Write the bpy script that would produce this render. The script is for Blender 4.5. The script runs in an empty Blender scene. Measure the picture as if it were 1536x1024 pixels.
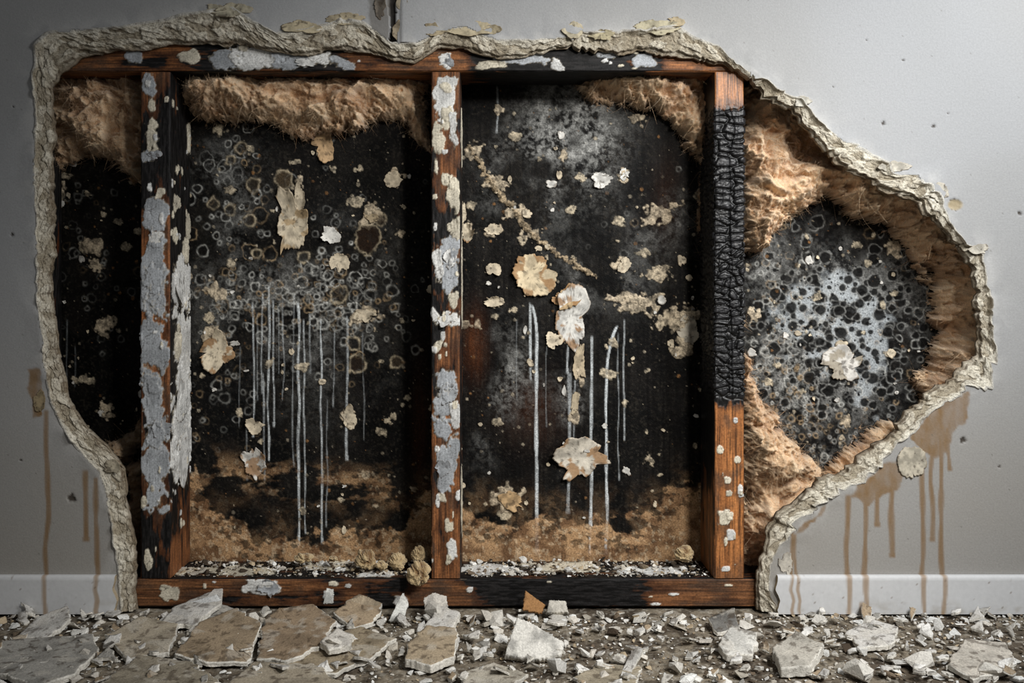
import bpy, bmesh, math, random
import numpy as np
from mathutils import Vector
random.seed(7); rng=np.random.default_rng(11)
sc=bpy.context.scene
# ---------------------------------------------------------------- camera model / survey helper
D0=2.1; F=1400.0; CX=740.0; CY=436.0; CAMZ=(918-436)*D0/F
def PX(u,y=0.0): return (np.asarray(u,float)-CX)*(D0+y)/F
def PZ(v,y=0.0): return CAMZ+(CY-np.asarray(v,float))*(D0+y)/F
def floor_y(v): return CAMZ*F/(v-CY)-D0
M=D0/F
# ---------------------------------------------------------------- colour + noise
def s2l(c):
    c=np.asarray(c,float)/255.0
    return np.where(c<=0.04045,c/12.92,((c+0.055)/1.055)**2.4)
def hsh(ix,iy,seed=0):
    n=(ix.astype(np.int64)*374761393+iy.astype(np.int64)*668265263+int(seed)*1274126177)&0xffffffff
    n=((n^(n>>13))*1274126177)&0xffffffff
    n=((n^(n>>15))*668265263)&0xffffffff
    return ((n^(n>>16))&0xffffff)/float(0xffffff)
def vn(x,y,seed=0):
    x,y=np.broadcast_arrays(np.asarray(x,float),np.asarray(y,float))
    ix=np.floor(x).astype(np.int64); iy=np.floor(y).astype(np.int64)
    fx=x-ix; fy=y-iy; fx=fx*fx*(3-2*fx); fy=fy*fy*(3-2*fy)
    a=hsh(ix,iy,seed); b=hsh(ix+1,iy,seed); c=hsh(ix,iy+1,seed); d=hsh(ix+1,iy+1,seed)
    return (a*(1-fx)+b*fx)*(1-fy)+(c*(1-fx)+d*fx)*fy
def fbm(x,y,o=4,seed=0,g=0.5):
    x=np.asarray(x,float); y=np.asarray(y,float); s=0; a=1; t=0
    for i in range(o):
        xr=x*0.8-y*0.6; yr=x*0.6+y*0.8
        s=s+a*vn((x if i%2==0 else xr)*2**i+i*17.3,(y if i%2==0 else yr)*2**i-i*9.1,seed+i*13); t+=a; a*=g
    return s/t
def ridged(x,y,o=4,seed=0):
    x=np.asarray(x,float); y=np.asarray(y,float); s=0;a=1;t=0
    for i in range(o):
        xr=x*0.8-y*0.6; yr=x*0.6+y*0.8
        s=s+a*(1-np.abs(2*vn((x if i%2 else xr)*2**i+i*5.3,(y if i%2 else yr)*2**i+i*3.7,seed+i*7)-1)); t+=a; a*=0.5
    return s/t
def worley(x,y,seed=0,ids=False):
    x,y=np.broadcast_arrays(np.asarray(x,float),np.asarray(y,float))
    ix=np.floor(x).astype(np.int64); iy=np.floor(y).astype(np.int64)
    f1=np.full(x.shape,9.0); f2=np.full(x.shape,9.0); cid=np.zeros(x.shape)
    for dx in(-1,0,1):
        for dy in(-1,0,1):
            px=ix+dx+hsh(ix+dx,iy+dy,seed); py=iy+dy+hsh(ix+dx,iy+dy,seed+99)
            d=np.hypot(px-x,py-y)
            if ids: cid=np.where(d<f1,hsh(ix+dx,iy+dy,seed+7),cid)
            f2=np.minimum(f2,np.maximum(f1,d)); f1=np.minimum(f1,d)
    return (f1,f2,cid) if ids else (f1,f2)
def ss(a,b,x):
    t=np.clip((np.asarray(x,float)-a)/(b-a),0,1); return t*t*(3-2*t)
def mix(a,b,t):
    t=np.asarray(t)[...,None]; return np.asarray(a)*(1-t)+np.asarray(b)*t
# ---------------------------------------------------------------- materials
def vmat(name,rough=0.8,spec=0.3,ns=250,nst=0.25,bs=400,bd=0.001,bstr=0.6,stretch=(1,1,1),sheen=0):
    m=bpy.data.materials.new(name); m.use_nodes=True; nt=m.node_tree; N=nt.nodes; L=nt.links
    b=N['Principled BSDF']; a=N.new('ShaderNodeAttribute'); a.attribute_name='Col'
    tc=N.new('ShaderNodeTexCoord'); mp=N.new('ShaderNodeMapping'); mp.inputs['Scale'].default_value=stretch
    L.new(tc.outputs['Object'],mp.inputs['Vector'])
    n=N.new('ShaderNodeTexNoise'); n.inputs['Scale'].default_value=ns; n.inputs['Detail'].default_value=4
    L.new(mp.outputs[0],n.inputs['Vector'])
    mr=N.new('ShaderNodeMapRange'); mr.inputs['From Min'].default_value=0.3; mr.inputs['From Max'].default_value=0.7
    mr.inputs['To Min'].default_value=1-nst; mr.inputs['To Max'].default_value=1+nst
    L.new(n.outputs['Fac'],mr.inputs['Value'])
    vm=N.new('ShaderNodeVectorMath'); vm.operation='SCALE'
    L.new(a.outputs['Color'],vm.inputs[0]); L.new(mr.outputs[0],vm.inputs['Scale'])
    L.new(vm.outputs[0],b.inputs['Base Color'])
    b.inputs['Roughness'].default_value=rough; b.inputs['Specular IOR Level'].default_value=spec
    n2=N.new('ShaderNodeTexNoise'); n2.inputs['Scale'].default_value=bs; n2.inputs['Detail'].default_value=5
    L.new(mp.outputs[0],n2.inputs['Vector'])
    bp=N.new('ShaderNodeBump'); bp.inputs['Distance'].default_value=bd; bp.inputs['Strength'].default_value=bstr
    L.new(n2.outputs['Fac'],bp.inputs['Height']); L.new(bp.outputs[0],b.inputs['Normal'])
    if sheen: b.inputs['Sheen Weight'].default_value=sheen
    return m
M_wall=vmat('painted_drywall',0.6,0.3,220,0.07,300,0.001,0.4)
M_gyp=vmat('broken_gypsum',0.95,0.12,300,0.25,420,0.0025,0.8)
M_panel=vmat('mouldy_sheathing',0.6,0.10,260,0.45,500,0.0014,0.7)
M_wood=vmat('charred_wood',0.6,0.25,250,0.3,350,0.001,0.5)
M_char=vmat('alligator_char_wood',0.42,0.4,250,0.3,350,0.0008,0.4)
M_ins=vmat('fiberglass_wool',1.0,0.03,400,0.22,420,0.004,0.9,sheen=0.3)
M_flake=vmat('peeling_paint_film',0.75,0.2,180,0.12,220,0.001,0.5)
M_rub=vmat('gypsum_rubble',0.95,0.12,250,0.22,350,0.002,0.7)
M_floor=vmat('dusty_concrete',0.95,0.12,150,0.3,250,0.003,0.8)
M_base=vmat('white_baseboard_paint',0.5,0.3,120,0.04,150,0.0005,0.4)
# ---------------------------------------------------------------- mesh maker
def link(ob,parent=None):
    sc.collection.objects.link(ob)
    if parent: ob.parent=parent
    return ob
def mk(name,V,faces,C,mat,smooth=True,parent=None):
    me=bpy.data.meshes.new(name); V=np.asarray(V,np.float32).reshape(-1,3)
    me.vertices.add(len(V)); me.vertices.foreach_set('co',V.ravel())
    li=np.concatenate([f.ravel() for f in faces]).astype(np.int32)
    tot=np.concatenate([np.full(len(f),f.shape[1]) for f in faces]).astype(np.int32)
    st=np.concatenate([[0],np.cumsum(tot)[:-1]]).astype(np.int32)
    me.loops.add(len(li)); me.loops.foreach_set('vertex_index',li)
    me.polygons.add(len(tot)); me.polygons.foreach_set('loop_start',st)
    me.polygons.foreach_set('use_smooth',np.full(len(tot),smooth))
    me.update(calc_edges=True); me.validate()
    at=me.attributes.new('Col','FLOAT_COLOR','POINT')
    cc=np.ones((len(V),4),np.float32); cc[:,:3]=np.asarray(C).reshape(-1,3); at.data.foreach_set('color',cc.ravel())
    me.materials.append(mat)
    return link(bpy.data.objects.new(name,me),parent)
def gridfaces(ny,nx,keep=None,wrap=False):
    i=np.arange(ny-1)[:,None]*nx+np.arange(nx-1)[None,:]
    q=np.stack([i,i+nx,i+nx+1,i+1],-1)
    if keep is not None: return q[keep]
    return q.reshape(-1,4)
def compact(V,C,q):
    used=np.unique(q); mp=np.full(len(V),-1); mp[used]=np.arange(len(used))
    return V[used],C[used],mp[q]
class Batch:
    def __init__(s): s.V=[];s.C=[];s.F={3:[],4:[]};s.n=0
    def add(s,V,C,q):
        V=np.asarray(V).reshape(-1,3); s.V.append(V); s.C.append(np.broadcast_to(np.asarray(C,float).reshape(-1,3),(len(V),3)))
        s.F[q.shape[1]].append(q+s.n); s.n+=len(V)
    def make(s,name,mat,smooth=True,parent=None):
        return mk(name,np.concatenate(s.V),[np.concatenate(f) for f in s.F.values() if f],np.concatenate(s.C),mat,smooth,parent)
def inside_rows(us,vs,poly):
    P=np.asarray(poly); a=P; b=np.roll(P,-1,0); out=np.zeros((len(vs),len(us)),bool)
    for k,v in enumerate(vs):
        m=(a[:,1]>v)!=(b[:,1]>v)
        xs=a[m,0]+(v-a[m,1])/(b[m,1]-a[m,1])*(b[m,0]-a[m,0])
        out[k]=(np.searchsorted(np.sort(xs),us)%2)==1
    return out
def sdf(U,V,poly):
    P=np.asarray(poly,float); d=np.full(U.shape,1e9); ins=np.zeros(U.shape,bool)
    for a,b in zip(P,np.roll(P,-1,0)):
        e=b-a; t=np.clip(((U-a[0])*e[0]+(V-a[1])*e[1])/max(e@e,1e-9),0,1)
        d=np.minimum(d,np.hypot(U-a[0]-t*e[0],V-a[1]-t*e[1]))
        if a[1]!=b[1]:
            c=((a[1]>V)!=(b[1]>V))&(U<a[0]+(V-a[1])/(b[1]-a[1])*e[0]); ins^=c
    return np.where(ins,d,-d)
# ---------------------------------------------------------------- depths
YF=0.030; YB=0.178
# ================================================================ hole contour
pairs=[((180,918),(201,918)),((175,865),(199,860)),((166,800),(195,810)),((157,750),(187,755)),((146,712),(183,705)),((116,676),(160,672)),((88,638),(125,643)),((70,600),(99,600)),((63,540),(86,540)),((57,470),(76,470)),((53,400),(75,400)),((50,300),(77,300)),((49,200),(75,200)),((47,110),(75,130)),((48,65),(88,108)),((62,44),(118,84)),((110,42),(160,74)),((170,38),(212,74)),((230,27),(260,64)),((300,16),(320,62)),((350,12),(370,66)),((385,30),(410,74)),((415,50),(445,82)),((460,42),(480,80)),((510,26),(520,72)),((548,32),(555,76)),((585,60),(590,90)),((625,64),(620,92)),((655,44),(655,74)),((700,40),(700,72)),((745,57),(745,86)),((800,57),(800,80)),((860,48),(860,70)),((905,50),(905,76)),((960,40),(960,78)),((1015,34),(1000,80)),((1050,60),(1050,88)),((1085,72),(1090,94)),((1120,98),(1118,113)),((1165,132),(1150,145)),((1205,150),(1185,168)),((1240,190),(1215,201)),((1290,225),(1262,238)),((1350,255),(1310,272)),((1405,274),(1365,296)),((1418,312),(1403,325)),((1440,348),(1428,358)),((1480,378),(1456,388)),((1490,430),(1466,440)),((1490,500),(1472,490)),((1489,580),(1464,540)),((1450,588),(1434,572)),((1415,604),(1390,592)),((1383,638),(1362,618)),((1350,673),(1333,658)),((1313,706),(1290,687)),((1272,736),(1245,717)),((1232,756),(1203,745)),((1192,796),(1162,789)),((1162,848),(1138,838)),((1156,885),(1133,880)),((1176,918),(1138,918))]
O=np.array([p[0] for p in pairs],float); I=np.array([p[1] for p in pairs],float)
mid=(O+I)/2; L=np.concatenate([[0],np.cumsum(np.hypot(*np.diff(mid,axis=0).T))])
NS=int(L[-1]/1.4); s=np.linspace(0,L[-1],NS)
def samp(A): return np.stack([np.interp(s,L,A[:,0]),np.interp(s,L,A[:,1])],1)
Os,Is=samp(O),samp(I)
def nz(sc_,seed,o=4): return fbm(s/sc_,0*s+seed*3.1,o,seed)-0.5
def saw(sc_,seed):
    k=np.arange(int(L[-1]/sc_)*2+3); r=np.random.default_rng(seed); xs=np.cumsum(r.uniform(.15,1.85,len(k)))*sc_; return np.interp(s,xs,r.uniform(-1,1,len(k)))
endw=np.clip(np.minimum(s,L[-1]-s)/30,0,1)[:,None]
right=ss(780,900,Os[:,0])
J=(0.6+0.9*right)*(0.4+1.3*vn(s/60,0*s,17))
nrm=(Os-Is); nrm/=np.maximum(np.hypot(nrm[:,0],nrm[:,1]),1e-6)[:,None]
tan=np.stack([-nrm[:,1],nrm[:,0]],1)
oo=(nz(60,1,3)*6+saw(28,3)*4.5*J+saw(7,4)*2.2*J-1.5)[:,None]*nrm+(saw(20,5)*2.5*J)[:,None]*tan
ii=(nz(50,5,3)*7+saw(24,7)*4.0*J+saw(6,8)*2.4*J+1.0)[:,None]*nrm
Os=Os+endw*oo; Is=Is+endw*ii
T=np.concatenate([[0,0.03,0.07,0.11],np.linspace(0.13,0.98,48),[1.0,1.0,0.7]])
SS,TT=np.meshgrid(s,T,indexing='ij')
WD=np.hypot(*(Os-Is).T)[:,None]*TT      # distance across, px
b1=(.24+.5*(nz(70,21,3)*1.9+nz(16,71,3)*.9)+.10*saw(12,31)+.05*saw(5,32))[:,None]
b3=(.88+.2*(nz(60,25,3)*1.9)+.06*saw(10,35)+.03*saw(5,36))[:,None]
m1=ss(.35,.6,vn(s/60,0*s,91))[:,None]
W_=0.012
# chunky fracture facets of the gypsum core
f1,f2,cid=worley(SS/15+.6*(fbm(SS/12,WD/12,3,301)-.5),WD/10+.6*(fbm(SS/12,WD/12,3,302)-.5),77,True)
g1,g2,cid2=worley(SS/6,WD/5,78,True)
fac=ss(.12,.3,TT)*(1-.6*ss(.9,1,TT))
yy=0.0032*m1*ss(-W_,W_,TT-b1)+0.0085*ss(-W_*2,W_*2,TT-b3)+0.010*TT
yy=yy-0.0022+fac*(0.0050*(cid-.5)+0.0022*(cid2-.5)+0.0030*(fbm(SS/3.5,WD/3.5,3,31)-.5)+.0016*(1-ss(0,.12,f2-f1)))
yy[:]=np.where(TT<.14,np.minimum(yy,-.0015),yy)
lift=ss(0.55,0.75,fbm(s/35,0*s,3,41))[:,None]
yy-=0.007*lift*(1-ss(0.1,0.28,TT))*ss(0,0.05,TT)
yy[:,0]=0.0012; yy[:,-2]=0.027; yy[:,-1]=0.028
PT=Os[:,None,:]*(1-TT[...,None])+Is[:,None,:]*TT[...,None]
edge=m1*np.exp(-((TT-b1)/0.02)**2)+np.exp(-((TT-b3)/0.02)**2)
gcol=mix(s2l([210,203,186]),s2l([160,150,131]),ss(0.3,0.7,.6*fbm(SS/14,WD/14,4,61)+.4*cid))
gcol=mix(gcol,s2l([228,224,210]),(TT<b1)*0.5)
gcol=mix(gcol,s2l([80,66,52]),np.clip(edge,0,1)*0.7*ss(0.35,0.6,fbm(SS/14,TT*2,3,62)))
gcol=mix(gcol,s2l([110,96,78]),.55*(1-ss(0,.10,f2-f1))*fac)
gcol=mix(gcol,s2l([164,163,160]),(1-ss(0.10,0.14,TT))*0.6)
gcol=mix(gcol,s2l([92,80,66]),ss(0.60,0.76,fbm(SS/4,WD/3,3,63))*0.6)
gcol=mix(gcol,s2l([96,78,58]),ss(0.84,1.0,TT)*0.6)  # inner part of the rim darkened in colour, as if in shadow
V3=np.stack([PX(PT[...,0]),yy,PZ(PT[...,1])],-1)
V3[...,2]=np.maximum(V3[...,2],0.0)
rim_q=gridfaces(NS,len(T))
# ================================================================ wall (grid cut along torn contour)
cut=PT[:,2,:]; cutpoly=np.concatenate([[(cut[0,0],960)],cut,[(cut[-1,0],960)]])
us=np.concatenate([np.linspace(-1150,-30,12),np.arange(-10,1547,2.0),np.linspace(1570,2700,12)])
vs=np.concatenate([np.linspace(-690,-30,10),np.arange(-10,917,2.0),[918]])
U,Vv=np.meshgrid(us,vs)
uc=(us[1:]+us[:-1])/2; vc=(vs[1:]+vs[:-1])/2
hole=inside_rows(uc,vc,cutpoly)
wc=np.broadcast_to(s2l([157,158,159]),U.shape+(3,)).copy()
wc=mix(wc,s2l([146,145,142]),0.4*ss(0.4,0.7,fbm(U/260,Vv/260,3,71)))
wc=mix(wc,s2l([152,145,133]),0.5*ss(300,900,Vv)*(0.6+.6*fbm(U/120,Vv/120,3,72)))
wy=0.0003*(fbm(U/8,Vv/8,3,73)-0.5)
near=np.abs(sdf(U,Vv,np.concatenate([O,[(1180,930),(178,930)]])[::1]))
wc=mix(wc,s2l([188,187,184]),0.5*np.exp(-near/12)*ss(0.4,0.65,fbm(U/22,Vv/22,3,74)))
wy+=-0.003*np.exp(-near/18)*ss(0.45,0.7,fbm(U/60,Vv/60,2,75))
def drip(U,Vv,u,v0,v1,w,seed,wav=6):
    cu=u+(vn(Vv/55,0*Vv+seed,seed)-0.5)*wav
    ww=w*(0.75+0.5*vn(Vv/30,0*Vv,seed+5)); ww=ww*np.where(Vv>v1-8,1.25,1)
    return np.clip(1-((U-cu)/ww)**4,0,1)*ss(v0-3,v0+3,Vv)*(1-ss(v1-2,v1+2,Vv))
stain=np.zeros(U.shape)
DR=[(70,615,930,4.5,1),(146,716,930,4.5,2),(131,705,812,4.5,3),(1186,790,930,3,4),(1194,800,930,3,5),(1271,742,930,4.5,6),(1298,735,930,4.5,7),(1318,735,790,4,8),(1339,715,836,5,9),(1382,655,930,4.5,10),(1397,665,812,4,11),(1411,650,930,4.5,12),(1423,640,706,3.5,13),(1290,900,930,4,14)]
for u,a,b,w,sd in DR: stain=np.maximum(stain,drip(U,Vv,u,a,b,w,sd)*0.8*(.75+.4*fbm(U/3,Vv/20,3,sd)))
for poly in ([(1275,745),(1300,712),(1330,688),(1356,700),(1350,738),(1322,746),(1300,760)],[(1365,655),(1400,605),(1452,588),(1455,628),(1430,650),(1425,680),(1400,690),(1380,680)],[(1185,800),(1240,755),(1235,775),(1200,800),(1180,840)],[(40,552),(62,552),(66,625),(48,628)]):
    d=sdf(U,Vv,poly)+(fbm(U/14,Vv/14,3,81)-0.5)*14
    stain=np.maximum(stain,ss(0,4,d)*0.85*(0.5+0.7*fbm(U/10,Vv/20,3,82)))
stain=np.clip(stain,0,1)
wc=mix(wc,s2l([124,94,54]),stain)
for u,v,r in [(1325,185,3),(1400,190,2.5),(1422,170,2),(18,352,3),(108,747,6),(1445,660,5),(1530,320,3),(1433,307,9),(1250,130,1.5),(1355,90,1.5),(1300,60,1.2),(20,160,1.5),(30,690,2),(1500,700,2)]:
    d=np.hypot(U-u,Vv-v)/r+(fbm(U/3,Vv/3,2,83)-0.5)*1.0
    m=1-ss(0.7,1.1,d); wc=mix(wc,s2l([50,40,30]),m*0.9); wy+=m*0.003
d=np.hypot((U-1433)/1.4,Vv-307)/8; wc=mix(wc,s2l([165,150,120]),(1-ss(0.8,1.2,d))*0.8)
f1,_=worley(U/70,Vv/70,84); wc=mix(wc,s2l([100,96,90]),(1-ss(0.008,0.02,f1))*0.6)
jw=4+6*(fbm(0*U,Vv/14,3,85)-0.3); jd=(np.abs(U-(588+10*(fbm(0*U+3,Vv/25,2,86)-.5)))<jw)&(Vv<75)
wy=np.where(jd,0.010,wy); wc=np.where(jd[...,None],s2l([48,45,42]),wc)
sh=ss(598,604,U)*(Vv<90); wy=wy-0.004*sh*(1-ss(604,680,U))
wc=mix(wc,s2l([104,100,94]),(0.7*ss(550,556,U+6*(fbm(U/8,Vv/8,2,87)-.5))*(1-ss(582,586,U))*(Vv<60)))
VW=np.stack([PX(U),wy,PZ(Vv)],-1).reshape(-1,3)
q=gridfaces(len(vs),len(us),~hole)
v_,c_,q_=compact(VW,wc.reshape(-1,3),q)
wall=mk('wall_back',v_,[q_],c_,M_wall)
mk('torn_gypsum_edge',V3,[rim_q],gcol,M_gyp,parent=wall)
# ================================================================ baseboards
def baseboard(name,u0,u1,end):
    uu=np.arange(u0,u1+1,2.5); zz=np.concatenate([np.linspace(0,1,24)])
    UU,ZZ=np.meshgrid(uu,zz); y=np.full(UU.shape,-0.013)
    y[-1]=-0.0005; y[-2]=-0.009
    H=57*M; z=ZZ*H; z[-1]=H; z[-2]=H; z[-3]=H-0.003
    jag=(fbm(0*ZZ,ZZ*3,3,90)-0.5)*12
    k=1-np.clip(np.abs(UU-(u0 if end=='l' else u1))/60,0,1)
    VV=918-z/M
    UU2=UU+jag*k
    col=np.broadcast_to(s2l([206,207,208]),UU.shape+(3,)).copy()
    col=mix(col,s2l([150,140,120]),0.5*ss(0.5,0.8,fbm(UU/25,VV/12,4,91))*ss(0.5,0,ZZ))
    st=np.zeros(UU.shape)
    for u,a,b,w,sd in DR: st=np.maximum(st,drip(UU,VV,u,a,b,w,sd)*0.7)
    col=mix(col,s2l([148,114,68]),st)
    f1,_=worley(UU/30,VV/30,92); col=mix(col,s2l([110,90,70]),(1-ss(0.02,0.05,f1))*0.7)
    V=np.stack([PX(UU2),y,z],-1)
    ob=mk(name,V,[gridfaces(*UU.shape)],col,M_base)
    e=-1 if end=='r' else 0
    a=V[:,e]; b=a.copy(); b[:,1]=0.0
    VV2=np.concatenate([a,b]); n=len(a); i=np.arange(n-1)
    mk('broken_end',VV2,[np.stack([i,i+1,i+1+n,i+n],1)],np.broadcast_to(s2l([180,165,140]),(2*n,3)),M_gyp,parent=ob)
baseboard('baseboard_left',-1150,176,'r')
baseboard('baseboard_right',1164,2700,'l')
# ================================================================ cavity sheathing panel
us=np.arange(-60,1640,1.3); vs=np.arange(60,905,1.3); ST=1.3
U,Vv=np.meshgrid(us,vs); H=np.zeros(U.shape)
base=mix(s2l([8,8,8]),s2l([25,23,21]),ss(.3,.7,fbm(U/40,Vv/40,5,101)))
C=mix(base,s2l([54,50,44]),0.5*ss(0.54,0.75,fbm(U/3,Vv/3,4,102)))
C=mix(C,s2l([5,4,4]),0.6*ss(0.45,0.6,fbm(U/4,Vv/90,4,103))*(U>640))
g=np.zeros(U.shape)
for a,b,sx,sy,w in [(858,200,62,75,1.5),(790,275,55,60,.8),(755,560,50,60,.8),(340,280,50,90,.45),(420,460,110,70,.6),(1270,480,110,110,.8),(1190,520,70,90,.7),(990,330,50,50,.4),(860,600,20,90,.7),(520,380,60,50,.3),(900,420,80,40,.4),(1160,400,60,60,.5),(1210,640,70,60,.5),(480,560,100,80,.15),(720,640,30,60,.35)]:
    g+=w*np.exp(-((U-a)/sx)**2-((Vv-b)/sy)**2)
mott=0.55*ss(0.40,0.70,fbm(U/24,Vv/24,6,104,0.68))+0.45*ss(.42,.66,fbm(U/5,Vv/5,5,109,.65))
C=mix(C,s2l([166,166,162]),np.clip(g*mott*ss(0.32,0.62,fbm(U/60,Vv/60,4,105)),0,0.9))
fw=1.1*np.exp(-((U-1275)/62)**2-((Vv-480)/85)**2)+0.55*np.exp(-((U-1190)/60)**2-((Vv-480)/60)**2)+.4*np.exp(-((U-1300)/50)**2-((Vv-600)/50)**2)
fm=ss(0.42,0.56,fw*0.55+0.6*(fbm(U/30,Vv/30,4,106)-.5)+.2)
C=mix(C,s2l([178,184,187]),fm*0.9*(0.6+0.4*fbm(U/4,Vv/4,3,107)))
fm2=ss(0.5,0.7,fbm(U/16,Vv/16,4,108))*np.exp(-((U-1230)/110)**2-((Vv-520)/140)**2)
C=mix(C,s2l([132,134,132]),fm2*.5*mott)
def win(u,v,r):
    i0=max(0,int((u-r-us[0])/ST)); i1=min(len(us),int((u+r-us[0])/ST)+2)
    j0=max(0,int((v-r-vs[0])/ST)); j1=min(len(vs),int((v+r-vs[0])/ST)+2)
    return slice(j0,j1),slice(i0,i1)
def ring(u,v,r,col=(150,140,122),al=0.7,w=1.5,inner=None,ia=0.3,seed=0):
    S=win(u,v,r*1.5+4)
    if U[S].size==0: return
    a=np.arctan2(Vv[S]-v,U[S]-u)
    d=np.hypot(U[S]-u,Vv[S]-v)*(1+0.4*(vn(np.cos(a)*1.3+7,np.sin(a)*1.3+seed,seed+3)-0.5)+0.25*(vn(U[S]/4,Vv[S]/4,seed)-.5))
    e=np.exp(-((d-r)/w)**2)*(0.1+1.2*vn(U[S]/6,Vv[S]/6,seed+9))
    ins=1-ss(r-2,r,d)
    if inner is not None: C[S]=mix(C[S],s2l(inner),ins*ia*(0.5+.6*fbm(U[S]/4,Vv[S]/4,3,seed)))
    C[S]=mix(C[S],s2l(col),np.clip(e*al,0,1)); H[S]+=0.0012*e*al
def disc(u,v,r,col,al=1.0,seed=0,h=0.0,am=0.7,asp=1.0):
    S=win(u,v,r*1.8*max(1,asp)+3)
    if U[S].size==0: return
    d=np.hypot((U[S]-u)/asp,Vv[S]-v)/r+am*(fbm(U[S]/(r*0.7+1),Vv[S]/(r*0.7+1),3,seed)-0.5)*1.3
    m=1-ss(0.85,1.0,d); rim=np.exp(-((d-0.95)/0.12)**2)
    cc=mix(np.asarray(s2l(col)),s2l(np.array(col)*0.62),ss(0.35,0.7,fbm(U[S]/5,Vv[S]/5,3,seed+1)))
    C[S]=mix(C[S],cc,m*al); C[S]=mix(C[S],s2l([20,17,14]),np.clip(rim-m*0.5,0,1)*0.5*al); H[S]+=h*m
sd=1000
for cx,cy,sx,sy,n,r0,r1,al in [(340,230,30,30,20,4,10,.9),(330,310,30,50,22,3,10,.85),(380,300,35,40,16,4,12,.85),(430,450,70,30,190,2.2,8,.95),(500,430,36,36,90,2.2,11,.95),(350,560,30,40,26,3,8,.6),(540,500,36,40,44,3,9,.7),(560,420,35,50,18,4,9,.5),(520,330,50,50,12,3,9,.4),(120,330,40,60,24,3,8,.4),(160,430,40,80,24,3,7,.3),(1180,440,40,60,80,2.5,9,.75),(1200,580,50,60,160,2,7,.8),(1300,560,60,50,70,2.5,8,.7),(1240,650,50,35,70,2,6,.65),(1150,560,20,60,70,2,7,.8),(940,340,50,30,10,3,7,.3),(1340,400,50,50,25,3,8,.45),(330,450,25,40,35,3,8,.75),(345,600,30,50,18,3,7,.45)]:
    for i in range(n):
        sd+=1; u=rng.normal(cx,sx); v=rng.normal(cy,sy); r=r0+(r1-r0)*rng.random()**2.6
        ring(u,v,r,(186,186,180) if rng.random()<.75 else (160,138,108),al*rng.uniform(.2,1.2),rng.uniform(.8,1.4),(10,9,9),0.6,sd)
for i in range(640):
    sd+=1; u=rng.normal(1258,66); v=rng.normal(495,72); r=1.3+9*rng.random()**3.2
    disc(u,v,r,(14,13,12),0.95,sd,-0.0004,0.25)
    if r>4.5: ring(u,v,r,(160,160,156),.5,1.0,None,0,sd)
DP=[(380,455,655,1.5,.8),(386,470,600,1.1,.4),(393,440,590,1.4,.75),(396,560,720,1.3,.6),(403,430,690,1.7,.9),(411,450,640,1.5,.7),(417,460,560,1.0,.4),(448,455,822,2.0,1),(457,480,800,1.4,.65),(465,470,560,1.3,.5),(482,480,815,1.6,.85),(500,490,610,1.1,.4),(520,475,690,1.9,.85),(425,450,600,1.1,.4),(440,440,700,1.1,.4),(490,600,790,1.1,.4),(360,520,640,1.0,.3),(545,500,660,1.0,.25),(806,458,832,2.7,1.2),(796,455,570,2.0,.9),(852,500,560,2.0,.7),(853,560,770,3.2,.55),(862,540,700,1.3,.5),(886,505,832,2.3,1.15),(910,490,832,2.3,1.15),(935,480,660,1.3,.55),(928,500,720,1.1,.4),(775,480,600,1.0,.25),(820,500,640,1.0,.3),(370,640,720,1.2,.4),(100,480,600,1.3,.2),(112,520,580,1.2,.2),(745,130,200,1.6,.4)]
for u,a,b,w,al in DP:
    sd+=1; S=(slice(max(0,int((a-6-vs[0])/ST)),int((b+6-vs[0])/ST)+2),slice(int((u-18-us[0])/ST),int((u+22-us[0])/ST)))
    bow=0
    if u in(910,): bow=14*np.exp(-((Vv[S]-a)/28.0))
    if u in(806,): bow=-9*np.exp(-((Vv[S]-a)/22.0))
    m=drip(U[S]-bow,Vv[S],u,a,b,w,sd%97,3.5)*(0.3+1.1*fbm(U[S]/3,Vv[S]/7,3,sd))*(.6+.6*vn(Vv[S]/35,0*Vv[S],sd))
    C[S]=mix(C[S],s2l([208,214,216]),np.clip(m*al,0,1)); H[S]+=0.001*m
for i in range(3000):
    sd+=1; u=rng.uniform(80,1480); v=rng.uniform(130,830); w=vn(u/90,v/90,5)
    if rng.random()>w*1.3: continue
    disc(u,v,0.7+2.6*rng.random()**4,(184,172,150) if rng.random()<.7 else (150,110,70),rng.uniform(.3,.9),sd,0.0006,0.4)
for i in range(190):
    sd+=1; u=rng.uniform(90,1420); v=rng.uniform(160,810)
    disc(u,v,2.5+6*rng.random()**2,(206,192,166),0.85,sd,0.0015,1.3,rng.uniform(.6,1.6))
for u,v,r,asp in [(138,372,18,.9),(148,400,14,.8),(155,485,14,1),(160,615,10,1),(92,290,14,.8),(590,265,12,1),(555,322,17,1.1),(325,440,13,1.2),(545,475,14,1.4),(525,625,13,.8),(485,222,11,.8),(990,322,16,1.6),(960,455,14,2),(1000,478,16,1.4),(1030,505,24,.8),(1030,470,14,1.2),(1020,525,14,1),(980,410,10,2.0),(740,345,10,1),(712,225,15,.8),(740,275,10,1.6),(770,318,10,1.5),(800,350,9,1.6),(705,345,9,.7),(1340,372,12,1.1),(1130,470,9,.8),(1270,632,8,1),(765,750,18,1.2),(935,262,9,.8),(870,560,15,.6),(862,620,12,.6),(930,395,11,1.2),(845,235,8,.6),(750,165,8,.8),(450,270,10,.5),(320,505,15,1.2),(600,350,7,1),(955,178,9,1.2),(975,690,9,1),(940,452,10,2.2),(1040,470,10,1.2)]:
    sd+=1; disc(u,v,r,(206,190,164),0.92,sd,0.002,1.9,asp)
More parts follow.
